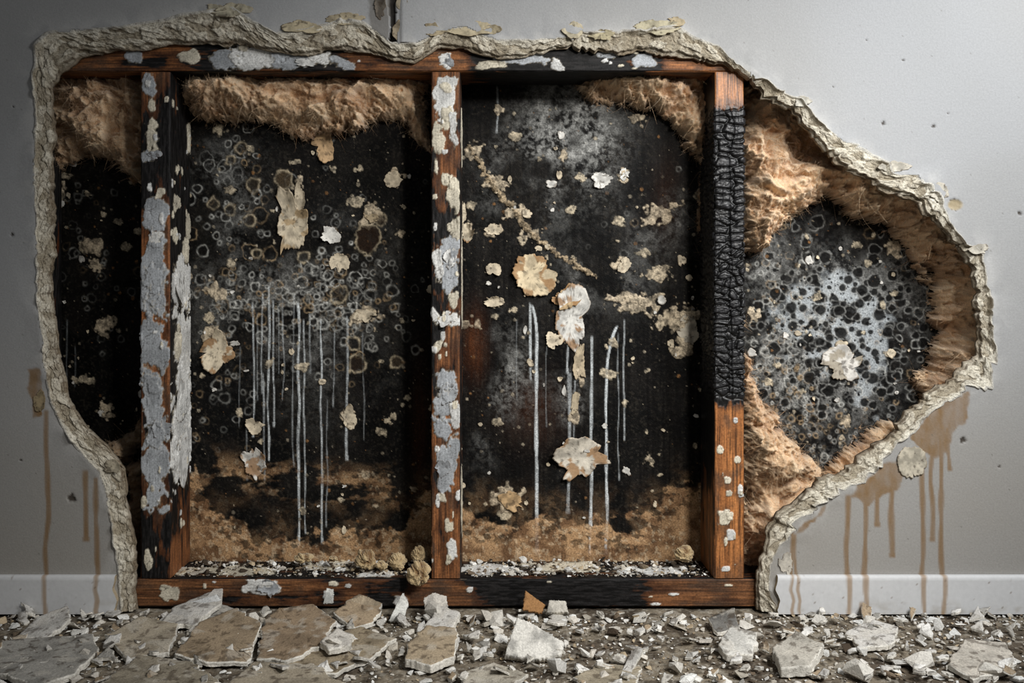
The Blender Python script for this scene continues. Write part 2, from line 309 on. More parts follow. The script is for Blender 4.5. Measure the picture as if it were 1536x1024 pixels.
for t in np.linspace(0,1,110):
    sd+=1; u=np.interp(t,[0,.3,.65,1],[702,745,812,892])+rng.normal(0,1.5); v=np.interp(t,[0,.3,.65,1],[218,285,365,415])+rng.normal(0,2)
    disc(u,v,rng.uniform(1.2,4.2),(188,168,138),.85,sd,0.002,1.3,rng.uniform(.8,1.6))
for u,v,r,inner in [(425,270,13,(80,68,52)),(380,278,10,(50,44,36)),(362,222,8,(34,30,26)),(346,240,7,(40,36,30)),(320,306,8,(50,46,40)),(375,330,9,(50,44,38)),(455,386,9,(56,54,50)),(553,358,19,(46,32,22)),(508,441,12,(40,38,35)),(537,546,12,(44,34,26)),(595,543,9,(60,50,38)),(385,380,7,(34,32,28)),(345,315,8,(38,34,30)),(530,515,10,(30,28,26)),(570,330,8,(44,34,26))]:
    sd+=1; ring(u,v,r,(180,166,140),.9,1.6,inner,.9,sd)
for u,v,sx,sy,w in [(800,615,40,45,.22),(712,515,16,45,.6),(630,640,12,90,.3),(1000,300,20,60,.12)]:
    C=mix(C,s2l([98,54,26]),w*np.exp(-((U-u)/sx)**2-((Vv-v)/sy)**2)*(0.4+fbm(U/3,Vv/30,3,120)))
vb=np.interp(U,[75,210,293,320,380,440,520,600,640,697,760,830,900,960,1000,1050,1117],[900,860,715,765,808,812,808,790,740,762,780,770,782,786,738,718,900])
dep=(Vv-vb)+(fbm(U/30,Vv/24,6,130,.58)-0.5)*74
band=np.exp(-((Vv-706-0.1*(U-300))/24)**2)*(U>285)*(U<600)*ss(0.45,0.60,fbm(U/38,Vv/18,5,131,.6))*.85
wash=ss(-70,10,Vv-vb)*.3*ss(.35,.7,fbm(U/30,Vv/30,5,137))
dm=np.clip(ss(-3,5,dep)+band*0.9+wash,0,1)
dm=dm*(1-.7*ss(.56,.62,fbm(U/9,Vv/7,4,135))*(1-ss(20,60,dep)))
dc=mix(s2l([184,148,110]),s2l([122,92,66]),ss(0.35,0.68,fbm(U/20,Vv/14,5,132)))
dc=mix(dc,s2l([214,192,160]),0.5*ss(0.56,0.7,fbm(U/5,Vv/5,3,133)))
C=mix(C,dc,dm*0.92*(U<1110)); H+=dm*0.0012*fbm(U/5,Vv/5,3,134)
H+=0.0012*fbm(U/5,Vv/5,4,140)
VP=np.stack([PX(U,YB),YB-H,PZ(Vv,YB)],-1)
mk('wall_cavity_sheathing',VP,[gridfaces(*U.shape)],C,M_panel)
# ================================================================ timber members
def beam(name,x0,x1,z0,z1,vert,char,patches,alli=None,step=1.5,seed=0,wood=(158,88,44),wood2=(84,46,24),mat=None):
    if vert: w=x1-x0; Ln=z1-z0
    else: w=z1-z0; Ln=x1-x0
    dpt=YB-0.006-YF
    nf=int(w/M/1.1); nd=int(dpt/M/1.8)
    per=[];
    for i in range(nf): per.append((i/nf,0,0))
    for i in range(nd): per.append((1,i/nd,1))
    for i in range(4): per.append((1-i/4,1,2))
    for i in range(nd): per.append((0,1-i/nd,3))
    per.append(per[0])
    per=np.array(per); a=per[:,0]; dd=per[:,1]; fid=per[:,2]
    l=np.linspace(0,1,int(Ln/M/step))
    A,Lx=np.meshgrid(a,l); Dd,_=np.meshgrid(dd,l); Fi,_=np.meshgrid(fid,l)
    apx=np.where((Fi==0)|(Fi==2),A*w/M,Dd*dpt/M)
    pc=np.cumsum(np.concatenate([[0],np.hypot(np.diff(a)*w,np.diff(dd)*dpt)]))/M
    Pc,_=np.meshgrid(pc,l)
    if vert: lpx=CY-((z0+Lx*Ln)-CAMZ)*F/(D0+YF)
    else: lpx=CX+(x0+Lx*Ln)*F/(D0+YF)
    s1=fbm(Pc/2.2+0.6*fbm(Pc/20,lpx/120,2,seed),lpx/160,4,seed+1); s2=fbm(Pc/9,lpx/120,3,seed+2)
    gx=Pc/4.5+2.2*fbm(Pc/26,lpx/160,3,seed+3)+.5*vn(Pc/6,lpx/40,seed+33)
    rg=np.abs(2*(gx-np.floor(gx))-1)
    c=mix(s2l(wood2),s2l(wood),np.clip(0.1+0.75*ss(.3,.7,s1*.6+s2*.4),0,1))
    c=mix(c,s2l(np.array(wood2)*.8),0.5*ss(.6,1,rg))
    c=mix(c,s2l([44,28,18]),0.7*ss(0.55,0.7,fbm(Pc/1.3,lpx/60,3,seed+4)))
    c=mix(c,s2l([66,56,48]),0.6*ss(0.47,0.72,fbm(Pc/18,lpx/30,4,seed+44)))
    ch=char(lpx,apx,Fi)+(fbm(Pc/14,lpx/38,5,seed+5)-0.5)*1.5+(fbm(Pc/2.5,lpx/30,3,seed+55)-.5)*.5
    scorch=ss(-0.5,0.02,ch); c=mix(c,s2l([58,31,17]),scorch*0.75)
    cm=ss(-0.02,0.10,ch)
    c=mix(c,mix(s2l([11,10,10]),s2l([36,34,34]),ss(.4,.7,fbm(Pc/2,lpx/14,4,seed+6))),cm)
    h=-0.0014*cm*fbm(Pc/3,lpx/12,3,seed+7)+0.0005*(s1-.5)-0.0003*rg
    if alli is not None:
        am=alli(lpx)*ss(-0.1,0.15,ch)
        dens=1.0+0.55*(fbm(Pc/40,lpx/80,2,seed+70)-.5)*2
        wx=Pc/23*dens+0.55*(fbm(Pc/16,lpx/16,3,seed+8)-.5); wl=lpx/10+1.1*(fbm(Pc/24,lpx/26,3,seed+9)-.5)
        f1,f2,ci=worley(wx,wl,seed+10,True); e=(f2-f1)
        f1b,f2b=worley(Pc/8+.5*fbm(Pc/6,lpx/6,2,3),lpx/3.8,seed+12); e2=f2b-f1b
        long_=1-ss(0,1.6,np.abs(Pc-26-14*(fbm(0*Pc,lpx/50,3,seed+14)-.5)))
        h+=am*(0.0056*ss(0.0,0.36,e)+0.0008*ss(0,.3,e2)-0.003-0.003*long_+0.002*(ci-.5))
        c=mix(c,mix(s2l([3,3,3]),s2l([34,34,36]),np.clip(ss(0.04,0.4,e)*(1-long_)*(.5+.5*ci+.4*fbm(Pc/5,lpx/3,3,seed+13)),0,1)),am)
    for (fi,pa,pl,ra,rl,pcol) in patches:
        near=(np.abs(lpx-pl)<rl*1.7)&(Fi==fi)
        d=((np.abs(apx-pa)/ra)**2.8+(np.abs(lpx-pl)/rl)**2.8)**(1/2.8)+1.7*(fbm(apx/22,lpx/24,3,int(pa+pl)*3+fi)-0.5)+0.9*(fbm(apx/6,lpx/8,3,int(pl))-.5)
        m=(1-ss(0.96,1.0,d))*near; rim=np.exp(-((d-1.0)/0.05)**2)*near
        pc_=mix(s2l(pcol),s2l(np.array(pcol)*0.86),ss(.4,.7,fbm(apx/20,lpx/30,4,int(pl)+4)))
        gw=apx/20+0.8*fbm(apx/11,lpx/11,3,5); f1,f2=worley(gw,lpx/40+.7*fbm(apx/11,lpx/11,3,6),int(pl)); crack=(1-ss(0.0,0.035,f2-f1))*ss(.4,.55,vn(apx/14,lpx/20,77))
        pc_=mix(pc_,s2l([60,50,42]),crack*0.75)
        c=mix(c,pc_,m); c=mix(c,s2l([200,188,164]),np.clip(rim-m*0.6,0,1)*0.35); h+=m*(0.0022)-crack*m*0.0008
    corner=np.where((Fi==0)|(Fi==2),np.minimum(A,1-A)*w,np.minimum(Dd,1-Dd)*dpt)
    X=A*w; Y=Dd*dpt
    rr=0.0025*(1-ss(0,0.004,corner))*(0.6+1.2*fbm(Pc/9,lpx/22,3,seed+15))
    nx=np.where(Fi==1,1.0,np.where(Fi==3,-1.0,0)); ny=np.where(Fi==0,-1.0,np.where(Fi==2,1.0,0))
    iscorn=(np.minimum(A,1-A)<1e-6)&(np.minimum(Dd,1-Dd)<1e-6)
    nx=np.where(iscorn,np.sign(A-0.5)*.7,nx); ny=np.where(iscorn,np.sign(Dd-0.5)*.7,ny)
    X=X+nx*(h-rr); Y=np.minimum(Y+ny*(h-rr)*(ny<0),dpt)
    if vert: V=np.stack([x0+X,YF+Y,z0+Lx*Ln],-1)
    else: V=np.stack([x0+Lx*Ln,YF+Y,z0+X],-1)
    b=Batch(); b.add(V,c.reshape(-1,3),gridfaces(*A.shape))
    for e in (0,-1):
        k=V[e]; ctr=k[:-1].mean(0); n=len(k); VV=np.concatenate([k,[ctr]]); i=np.arange(n-1)
        b.add(VV,s2l(wood2),np.stack([i,i+1,np.full(n-1,n)],1))
    return b.make(name,mat or M_wood)
W=(220,220,217); G=(172,176,180); CR=(216,208,188)
zt=float(PZ(108,YF)); zb=float(PZ(867,YF))
X=lambda u: float(PX(u,YF))
def speck(n,seed,l0,l1,amax,fi=0):
    r=np.random.default_rng(seed); return [(fi,r.uniform(2,amax),r.uniform(l0,l1),r.uniform(1.5,4.5),r.uniform(2,7),CR if r.random()<.6 else W) for _ in range(n)]
def chL(l,a,f): return np.where(f==0,np.interp(l,[100,150,200,290,330,420,600,760,800,870],[-.5,.0,.5,.35,-.3,-.5,-.3,.0,.3,.1]),np.interp(l,[100,200,400,700,800,870],[.3,.6,.35,.45,.0,-.6]))
pL=[(0,14,130,8,14,G),(0,18,160,6,10,CR),(0,18,200,8,22,CR),(0,16,232,14,11,G),(0,26,325,14,20,G),(0,24,362,10,10,W),(0,22,400,16,44,G),(0,20,450,22,40,G),(0,20,520,18,60,G),(0,18,600,20,44,G),(0,26,700,20,52,G),(0,20,655,14,20,G),(0,10,840,6,14,CR),(0,30,290,10,14,CR),
    (1,30,300,16,12,CR),(1,20,350,10,10,CR),(1,62,425,36,34,W),(1,20,440,12,30,W),(1,62,520,38,52,W),(1,54,590,46,38,W),(1,56,640,50,44,W),(1,52,700,44,34,W),(1,18,660,12,40,W),(1,80,330,16,34,CR),(1,30,520,12,18,CR),(1,30,250,10,8,CR),(1,86,200,10,26,CR),(1,70,370,14,16,CR)]+speck(14,1,120,860,44)+speck(30,2,150,820,90,1)
WD2=(96,62,40)
beam('wooden_stud',X(210),X(256),zb,zt,True,chL,pL,seed=200,wood=(168,108,66),wood2=WD2)
def chM(l,a,f): return np.where(f==0,np.interp(l,[100,140,200,330,370,430,540,620,700,870],[-.5,-.3,-.1,.1,.0,.35,-.1,-.25,-.2,-.35]),.35)
pM=[(0,24,150,14,24,W),(0,30,178,12,16,CR),(0,14,210,10,22,CR),(0,34,190,8,26,W),(0,24,270,8,10,CR),(0,36,290,8,26,CR),(0,28,378,15,22,G),(0,28,410,13,20,G),(0,10,400,8,20,W),(0,24,478,20,12,W),(0,36,450,8,12,CR),(0,26,575,16,22,G),(0,22,610,16,24,G),(0,16,640,14,18,G),(0,24,688,17,40,G),(0,38,620,6,24,W),(0,18,745,8,8,CR),(0,28,790,7,10,CR),(0,34,820,6,12,W),(0,24,130,8,6,CR),(0,38,340,6,16,CR),(0,8,250,5,16,CR),(0,12,520,6,10,CR),(1,30,200,20,40,CR),(1,50,420,20,60,CR),(1,40,760,20,60,CR)]+speck(26,3,120,860,44)
beam('wooden_stud',X(646),X(691),zb,zt,True,chM,pM,seed=300,wood=(178,116,70),wood2=WD2)
def chR(l,a,f): return np.where(f==0,np.interp(l,[100,140,165,200,560,600,620,870],[-.9,-.6,.2,1.5,1.5,.3,-.7,-1.0]),np.interp(l,[100,170,640,720,870],[.2,.9,.9,.1,-.5]))
pR=[(0,20,720,6,6,CR),(0,14,775,10,14,CR),(0,26,800,6,8,W),(0,36,690,5,6,CR)]+speck(12,4,620,860,44)
beam('wooden_stud',X(1071),X(1117),zb,zt,True,chR,pR,alli=lambda l:ss(150,175,l)*(1-ss(585,606,l)),step=1.1,seed=400,wood=(204,136,80),wood2=(140,88,50),mat=M_char)
for u0 in(5,1535):
    beam('wooden_stud',X(u0),X(u0+46),zb,zt,True,chL,[],seed=500+u0,step=8)
def chT(l,a,f): return np.interp(l,[50,150,260,330,420,520,600,680,720,800,900,960,1000,1120],[-.3,-.5,.2,.3,.1,.1,-.6,-.4,.1,.8,.9,.3,-.5,-.7])
pT=[(0,22,200,8,10,G),(0,24,285,8,12,CR),(0,20,345,14,20,G),(0,20,385,14,28,W),(0,18,440,14,36,G),(0,20,480,14,18,W),(0,12,520,8,18,G),(0,22,670,14,12,W),(0,20,780,8,34,G),(0,14,835,9,9,W),(0,28,910,6,14,G),(0,16,965,8,14,G),(0,10,740,6,20,CR)]+speck(20,5,150,1100,40)
beam('top_plate',X(-60),X(1640),zt+.0005,float(PZ(62,YF)),False,chT,pT,seed=600,wood=(180,118,70),wood2=WD2)
def chB(l,a,f): return np.where(f==0,np.interp(l,[200,330,400,560,640,700,760,900,960,1000,1140],[-.4,-.2,-.3,.1,-.4,-.1,.4,.5,.1,-.5,-.6]),.3)
pB=[(0,34,395,10,22,W),(0,22,255,10,12,CR),(0,20,490,8,8,W),(0,12,600,8,10,W),(1,40,330,20,60,CR),(1,60,480,20,40,CR),(1,50,740,24,50,W),(1,60,860,24,50,CR),(1,40,980,22,60,W),(1,20,560,12,30,W)]+speck(16,6,210,1120,60)
beam('bottom_plate',X(-60),X(1640),0.001,zb-.0005,False,chB,pB,seed=700,wood=(154,104,66),wood2=(82,55,38))
# ================================================================ insulation
def insul(name,poly,hmax,seed,flow=(1,1),fibres=2500,y0=YB-.004,tone=1.0,step=1.6):
    P=np.asarray(poly,float); pad=22
    us=np.arange(P[:,0].min()-pad,P[:,0].max()+pad,step); vs=np.arange(P[:,1].min()-pad,P[:,1].max()+pad,step)
    U,V=np.meshgrid(us,vs)
    wx=(fbm(U/55,V/55,4,seed)-.5)*110; wy=(fbm(U/55,V/55,4,seed+1)-.5)*110
    d=sdf(U,V,P)+(fbm(U/24,V/24,5,seed+2,.6)-0.5)*40+(fbm(U/4,V/4,3,seed+3)-.5)*12
    uu=(U+wx)*flow[0]; vv=(V+wy)*flow[1]
    big=fbm(uu/60,vv/60,3,seed+4)
    r1=ridged(uu/60,vv/44,3,seed+5); r2=fbm(uu/14,vv/10,3,seed+6); r3=ridged((U+wx*2.2)/9,(V+wy*2.2)/22,3,seed+9)
    st=fbm((U+wx*3)/2.2,(V+wy*3)/9,3,seed+7)
    prof=np.sqrt(np.clip(d/34,0,1))
    h=prof*(hmax*(0.45+0.5*ss(.25,.75,big))+0.044*(r1-.6)+0.024*(r2-.5)+0.012*(r3-.5))+0.006*(st-.5)
    h=np.clip(h,-0.004,0.138)
    y=y0+0.002-h
    k=(d[1:,1:]>-2)&(d[:-1,:-1]>-2)
    yr=y0-hmax*0.5
    Vt=np.stack([PX(U,yr),y,PZ(V,yr)],-1)
    c=mix(s2l([240,206,166]),s2l([200,156,114]),ss(0.35,0.75,1-r1*.6-r2*.4+0.3*(fbm(U/20,V/20,3,seed+8)-.5)+.1))  # valleys between folds get a darker colour, crease shade painted in
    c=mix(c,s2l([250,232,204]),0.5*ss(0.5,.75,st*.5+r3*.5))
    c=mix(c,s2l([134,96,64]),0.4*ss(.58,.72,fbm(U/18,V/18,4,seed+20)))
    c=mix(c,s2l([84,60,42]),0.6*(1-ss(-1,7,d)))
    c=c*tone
    v_,c_,q_=compact(Vt.reshape(-1,3),c.reshape(-1,3),gridfaces(*U.shape,k))
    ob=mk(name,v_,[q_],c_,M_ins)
    n=fibres*4; idx=rng.integers(0,len(v_),n); p0=v_[idx].copy()
    dr=rng.normal(0,1,(n,3))*np.array([1,0.5,1]); dr/=np.linalg.norm(dr,axis=1)[:,None]; dr[:,1]=-np.abs(dr[:,1])
    cu=rng.normal(0,1,(n,3))*0.9; ln=(.003+.016*rng.random(n)**2.5)[:,None]; sidev=np.cross(dr,rng.normal(0,1,(n,3))); sidev/=np.linalg.norm(sidev,axis=1)[:,None]
    pts=[]
    for k_ in range(5):
        t=k_/4; p=p0+dr*ln*t+cu*ln*t*t; p[:,1]=np.clip(p[:,1],0.038,YB-.002); w=0.0003*(1-t*.7); pts+= [p-sidev*w,p+sidev*w]
    VV=np.stack(pts,1).reshape(-1,3); base=np.arange(n)[:,None]*10
    q=np.concatenate([base+np.array([2*k_,2*k_+1,2*k_+3,2*k_+2]) for k_ in range(4)])
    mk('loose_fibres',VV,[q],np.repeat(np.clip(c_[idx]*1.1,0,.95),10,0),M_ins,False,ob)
    return ob
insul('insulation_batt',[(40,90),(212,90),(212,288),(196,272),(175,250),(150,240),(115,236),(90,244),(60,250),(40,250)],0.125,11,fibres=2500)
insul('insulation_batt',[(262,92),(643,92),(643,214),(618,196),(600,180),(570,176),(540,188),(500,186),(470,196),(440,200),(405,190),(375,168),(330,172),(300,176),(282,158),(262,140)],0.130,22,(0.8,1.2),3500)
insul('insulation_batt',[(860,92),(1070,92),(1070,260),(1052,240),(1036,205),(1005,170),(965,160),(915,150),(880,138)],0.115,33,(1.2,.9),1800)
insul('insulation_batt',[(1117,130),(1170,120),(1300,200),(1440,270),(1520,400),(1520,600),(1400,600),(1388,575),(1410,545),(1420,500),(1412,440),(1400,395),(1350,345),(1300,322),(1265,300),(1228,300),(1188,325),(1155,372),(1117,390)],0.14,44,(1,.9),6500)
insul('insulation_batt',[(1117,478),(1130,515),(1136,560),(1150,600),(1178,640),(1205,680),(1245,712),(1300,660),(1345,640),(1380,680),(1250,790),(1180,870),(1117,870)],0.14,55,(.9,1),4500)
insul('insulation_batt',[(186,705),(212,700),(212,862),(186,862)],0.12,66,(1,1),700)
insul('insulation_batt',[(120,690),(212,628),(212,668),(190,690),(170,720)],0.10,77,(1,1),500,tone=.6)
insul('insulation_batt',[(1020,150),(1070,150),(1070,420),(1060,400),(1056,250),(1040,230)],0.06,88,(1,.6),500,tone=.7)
def tuft(u,v,ru,rv,yc,seed):
    n=60; th=np.linspace(0,math.pi,n); ph=np.linspace(0,2*math.pi,n*2)
    A,B=np.meshgrid(th,ph,indexing='ij')
    dx,dy,dz=np.sin(A)*np.cos(B),np.sin(A)*np.sin(B),np.cos(A)
    r=0.85+0.8*(fbm(dx*1.7+dy+seed*7,dz*1.7-dy*.6,3,seed)-0.5)+0.3*(fbm(dx*6+dy*3,dz*6-dy*4,3,seed+1)-.5)+.12*(fbm(dx*20+dy*9,dz*20-dy*9,2,seed+2)-.5)
    V=np.stack([dx*r*ru*M+float(PX(u,yc)),dy*r*ru*M*.8+yc,dz*r*rv*M+float(PZ(v,yc))],-1)
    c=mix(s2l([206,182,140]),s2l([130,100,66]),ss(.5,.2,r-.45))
    return V,c.reshape(-1,3),gridfaces(n,n*2)
tb=Batch()
for t in [(456,836,14,8,.10,1),(500,838,9,5,.09,8),(550,837,17,18,.07,2),(572,848,10,7,.06,9),(596,842,14,14,.08,3),(628,832,12,14,.07,4),(1026,830,16,14,.09,5)]: tb.add(*tuft(*t))
tb.add(*tuft(628,858,18,21,.005,6)) 
tb.make('insulation_tufts',M_ins)
# ================================================================ curled flakes
def flake(b,cx,y,cz,w,h,seed,lift,col,col2=None,pl='xz',thick=0.0012,side=1,n=150,R=14):
    th=np.linspace(0,2*math.pi,n,endpoint=False)
    rho=np.concatenate([np.linspace(0,1,R),[0.99]])
    r=np.random.default_rng(seed); kk=r.integers(8,14); an=np.sort(r.uniform(0,2*math.pi,kk)); rv=r.uniform(.58,1.3,kk)
    ang=np.interp(th,np.concatenate([an-2*math.pi,an,an+2*math.pi]),np.tile(rv,3))
    rr=ang+0.42*(fbm(np.cos(th)*4+seed,np.sin(th)*4,5,seed+1,.6)-0.5)
    th=np.concatenate([th,th[:1]]); rr=np.concatenate([rr,rr[:1]]); ct,st=np.cos(th),np.sin(th)
    RH,RR=np.meshgrid(rho,rr,indexing='ij'); a_=RH*RR*ct; b_=RH*RR*st
    A=a_*w/2; Bb=b_*h/2
    lf=np.full(A.shape,.0010)
    for j in range(3):
        t=r.uniform(0,6.28); dd=np.clip(a_*math.cos(t)+b_*math.sin(t)-.3,0,2); lf=lf+.6*lift*(1.5 if j==0 else .7)*dd**1.7
    lf=lf+.0025*(fbm(A/.018+seed,Bb/.018,3,seed+6)-.5)*np.clip(RH*2,0,1)
    lf[-1]-=thick
    c=mix(s2l(col),s2l(np.array(col)*.80),ss(.4,.7,fbm(A/.014+seed,Bb/.014,4,seed+2)))
    if col2 is not None: c=mix(c,s2l(col2),.85*ss(.52,.58,fbm(A/.022+seed*2,Bb/.022,4,seed+3)+0.12*RH-.07))
    c=mix(c,s2l([60,50,40]),.6*ss(.66,.72,fbm(A/.008+seed,Bb/.008,3,seed+9)))
    c=mix(c,s2l([120,95,66]),ss(.95,1,RH)*.4)
    if pl=='xz': V=np.stack([cx+A,y-lf,cz+Bb],-1)
    elif pl=='yz': V=np.stack([cx+side*lf,y+A,cz+Bb],-1)
    else: V=np.stack([cx+A,y+Bb,cz+lf],-1)
    b.add(V,c.reshape(-1,3),gridfaces(len(rho),n+1))
fb=Batch(); k=0
CRM=(224,210,184); WH=(230,228,221); TAN=(158,120,80)
FL=[(436,335,54,92,.03,CRM,(186,160,122)),(796,412,72,68,.03,(228,210,176),TAN),(855,478,54,90,.02,WH,TAN),(872,690,72,64,.03,(224,216,200),TAN),(328,526,48,58,.02,CRM,TAN),(900,268,34,26,.01,WH,None),(495,353,30,26,.012,WH,None),(511,393,28,30,.012,CRM,None),(1264,546,60,56,.012,(222,218,210),(160,150,132)),(380,694,36,42,.02,WH,TAN),(382,640,26,24,.015,CRM,None),(546,473,34,18,.008,CRM,None),(740,402,28,22,.015,CRM,None),(852,445,40,36,.015,(208,180,138),TAN),(590,266,24,28,.008,CRM,None),(525,625,22,34,.01,CRM,None),(740,452,28,14,.012,CRM,None),(765,750,40,28,.01,(200,168,126),None),(868,545,20,60,.006,(196,180,152),None),(936,398,20,22,.008,CRM,None),(700,350,20,34,.015,CRM,TAN),(830,510,26,24,.01,CRM,None),(485,215,30,56,.012,(216,182,140),None),(740,345,24,16,.008,CRM,None),(935,262,16,24,.006,WH,None),(862,605,14,36,.004,(186,172,146),None),(690,320,18,40,.01,CRM,None),(450,300,20,54,.02,CRM,None),(840,448,22,18,.01,(196,158,118),None),(1035,500,32,50,.006,(200,192,176),None),(555,320,24,26,.006,(186,168,138),None)]
for u,v,w,h,lift,c,c2 in FL:
    k+=1; flake(fb,float(PX(u,YB)),YB-.002,float(PZ(v,YB)),w*M*1.07,h*M*1.07,k*5+1,lift,c,c2)
for i in range(260):
    u,v=rng.uniform(90,1400),rng.uniform(200,800)
    if vn(u/80,v/80,9)<.42: continue
    k+=1; sz=4+10*rng.random()**2; flake(fb,float(PX(u,YB)),YB-.002,float(PZ(v,YB)),sz*M*rng.uniform(.7,1.5),sz*M*rng.uniform(.7,1.5),k*5+1,.004,CRM if rng.random()<.55 else WH,None,n=30,R=4)
fb.make('peeling_paint_flakes',M_flake)
fs=Batch()
for u,v,w,h,l in [(232,232,20,14,.008),(242,640,28,30,.010),(676,385,22,34,.010),(672,590,26,34,.010),(664,704,24,34,.010),(668,480,26,18,.010),(672,92,20,20,.006),(403,880,34,26,.012),(460,94,34,14,.006)]:
    k+=1; flake(fs,X(u),YF-.001,float(PZ(v,YF)),w*M,h*M,k*5+2,l,G if k%3 else W)
for v,yy_,w,h in [(430,.09,40,50),(600,.09,50,60),(690,.11,50,80)]:
    k+=1; flake(fs,X(256)+.001,yy_,float(PZ(v,.1)),w*M,h*M,k*5,.008,W,pl='yz')
fs.make('stud_paint_flakes',M_flake)
fw_=Batch()
for u,v,w,h,l,c in [(690,42,104,24,.008,(186,174,146)),(735,44,30,16,.008,(180,168,140)),(650,46,30,20,.01,(176,162,134)),(860,44,30,24,.008,(190,180,155)),(905,52,40,18,.008,(180,170,140)),(985,40,86,26,.01,(186,178,152)),(1015,32,24,16,.008,(176,162,134)),(350,14,60,24,.008,(180,172,150)),(322,12,30,14,.006,(180,172,150)),(455,40,54,22,.008,(186,174,146)),(515,30,60,20,.008,(178,166,140)),(600,48,22,34,.01,(140,128,108)),(570,10,18,34,.006,(110,102,92)),(604,8,16,20,.006,(160,150,130)),(1366,690,38,44,.004,(190,182,164)),(60,600,16,40,.003,(156,140,110)),(1180,845,24,40,.006,(190,184,172)),(1205,152,30,14,.006,(200,196,184)),(1340,250,44,14,.006,(196,190,176)),(1410,290,26,30,.006,(196,190,176)),(1470,372,34,16,.006,(190,184,170)),(170,700,26,20,.006,(190,180,158))]:
    k+=1; flake(fw_,float(PX(u)),-.0005,float(PZ(v)),w*M,h*M,k*5+3,l,c)
fw_.make('torn_drywall_paper',M_flake,parent=wall)
# ================================================================ floor
uu=np.concatenate([np.linspace(-2.6,-1.35,14),np.arange(-1.33,1.5,.0035),np.linspace(1.52,3.0,14)])
yv=np.concatenate([np.linspace(-3.2,-1.0,14),np.arange(-.95,.26,.0035)])
A,B=np.meshgrid(uu,yv)
fz=0.006*(fbm(A/.09,B/.09,4,301)-.5)+0.004*(fbm(A/.012,B/.012,3,302)-.5)
fz-=0.006; 
c=mix(s2l([98,88,76]),s2l([136,126,110]),ss(.35,.65,fbm(A/.1,B/.1,5,303)))
c=mix(c,s2l([56,48,40]),.7*ss(.48,.66,fbm(A/.02,B/.02,4,304)))
c=mix(c,s2l([176,170,158]),.5*ss(.56,.7,fbm(A/.008,B/.008,3,305)))
mk('floor',np.stack([A,B,fz],-1),[gridfaces(*A.shape)],c,M_floor)
# ================================================================ rubble
temps=[]
for i in range(30):
    bm=bmesh.new(); r=np.random.default_rng(i)
    fl=r.uniform(.3,.7) if i%2 else r.uniform(.10,.22)
    for j in range(16):
        p=r.normal(0,1,3); p/=np.linalg.norm(p)**.7; bm.verts.new((p[0]*r.uniform(.7,1.2),p[1]*.8,np.sign(p[2])*fl*(.7+.3*abs(p[2])) if fl<.25 else p[2]*fl))
    res=bmesh.ops.convex_hull(bm,input=bm.verts); 
    for v in [g for g in res['geom_interior'] if isinstance(g,bmesh.types.BMVert)]: bm.verts.remove(v)
    bmesh.ops.triangulate(bm,faces=bm.faces[:]); bm.verts.index_update()
    temps.append((np.array([v.co[:] for v in bm.verts]),np.array([[v.index for v in f.verts] for f in bm.faces]))); bm.free()
def rotm():
    ax,az,ay=rng.normal(0,.3),rng.uniform(0,6.28),rng.normal(0,.3)
    cz,sz=math.cos(az),math.sin(az); cx,sx=math.cos(ax),math.sin(ax); cy,sy=math.cos(ay),math.sin(ay)
    return np.array([[cz,-sz,0],[sz,cz,0],[0,0,1]])@np.array([[1,0,0],[0,cx,-sx],[0,sx,cx]])@np.array([[cy,0,sy],[0,1,0],[-sy,0,cy]])
cols=[(232,230,224),(214,208,197),(184,177,164),(190,172,144),(118,104,88),(72,62,52),(240,240,236)]
def rock(b,x,y,z,sz,ci=None,p=(.19,.16,.14,.13,.18,.12,.08)):
    V,T_=temps[rng.integers(30)]; c=s2l(np.array(cols[rng.choice(7,p=p)] if ci is None else ci)*rng.uniform(.86,1.04))
    P=(V*sz)@rotm().T; P[:,2]-=P[:,2].min()*0.8
    Vf=P[T_].reshape(-1,3)+np.array([x,y,z]); b.add(Vf,np.broadcast_to(c,(len(Vf),3)),np.arange(len(Vf)).reshape(-1,3))
rb=Batch()
for i in range(11500):
    x=rng.uniform(-1.5,1.6); y=-0.012-0.9*rng.random()**1.35; sz=0.0013+0.004*rng.random()**2.2
    rock(rb,x,y,-0.005,sz)
pw=(.32,.22,.12,.08,.06,.04,.16)
for i in range(1100):
    x=rng.uniform(-1.35,1.45); y=-0.018-0.65*rng.random()**1.5; rock(rb,x,y,-0.005,0.004+0.010*rng.random()**2,p=pw)
for i in range(80):
    x=rng.uniform(-1.3,1.3); y=-0.03-0.5*rng.random()**1.2; rock(rb,x,y,-0.004,0.012+0.010*rng.random()**2,p=pw)
for u,v,sz in [(655,905,.03),(665,940,.024),(705,925,.018),(835,915,.024),(1020,905,.012),(960,925,.016),(1120,940,.018),(1160,940,.02),(380,905,.016),(510,982,.03),(745,935,.02),(900,945,.014),(985,940,.014),(1300,935,.02),(1230,935,.018),(1015,1005,.018),(905,1005,.016),(60,1000,.02),(1480,1010,.03),(1380,1000,.03),(1290,1015,.03)]:
    y=max(min(floor_y(max(v,930)),-.03),-.6); rock(rb,float(PX(u,y)),y,0,sz,(216,212,203))
rb.make('plaster_rubble',M_rub,False)
cb=Batch()
pd=(.14,.16,.14,.14,.16,.18,.08)
for i in range(1700):
    x=rng.uniform(X(258),X(1068)); y=rng.uniform(.040,.168)
    if X(640)<x<X(697): continue
    rock(cb,x,y,zb,0.0014+0.005*rng.random()**2.8,p=pd)
for i in range(150):
    x=rng.uniform(X(268),X(1058))
    if X(632)<x<X(704): continue
    rock(cb,x,rng.uniform(.05,.15),zb,0.004+.007*rng.random(),p=pd)
cb.make('plaster_crumbs',M_rub,False)
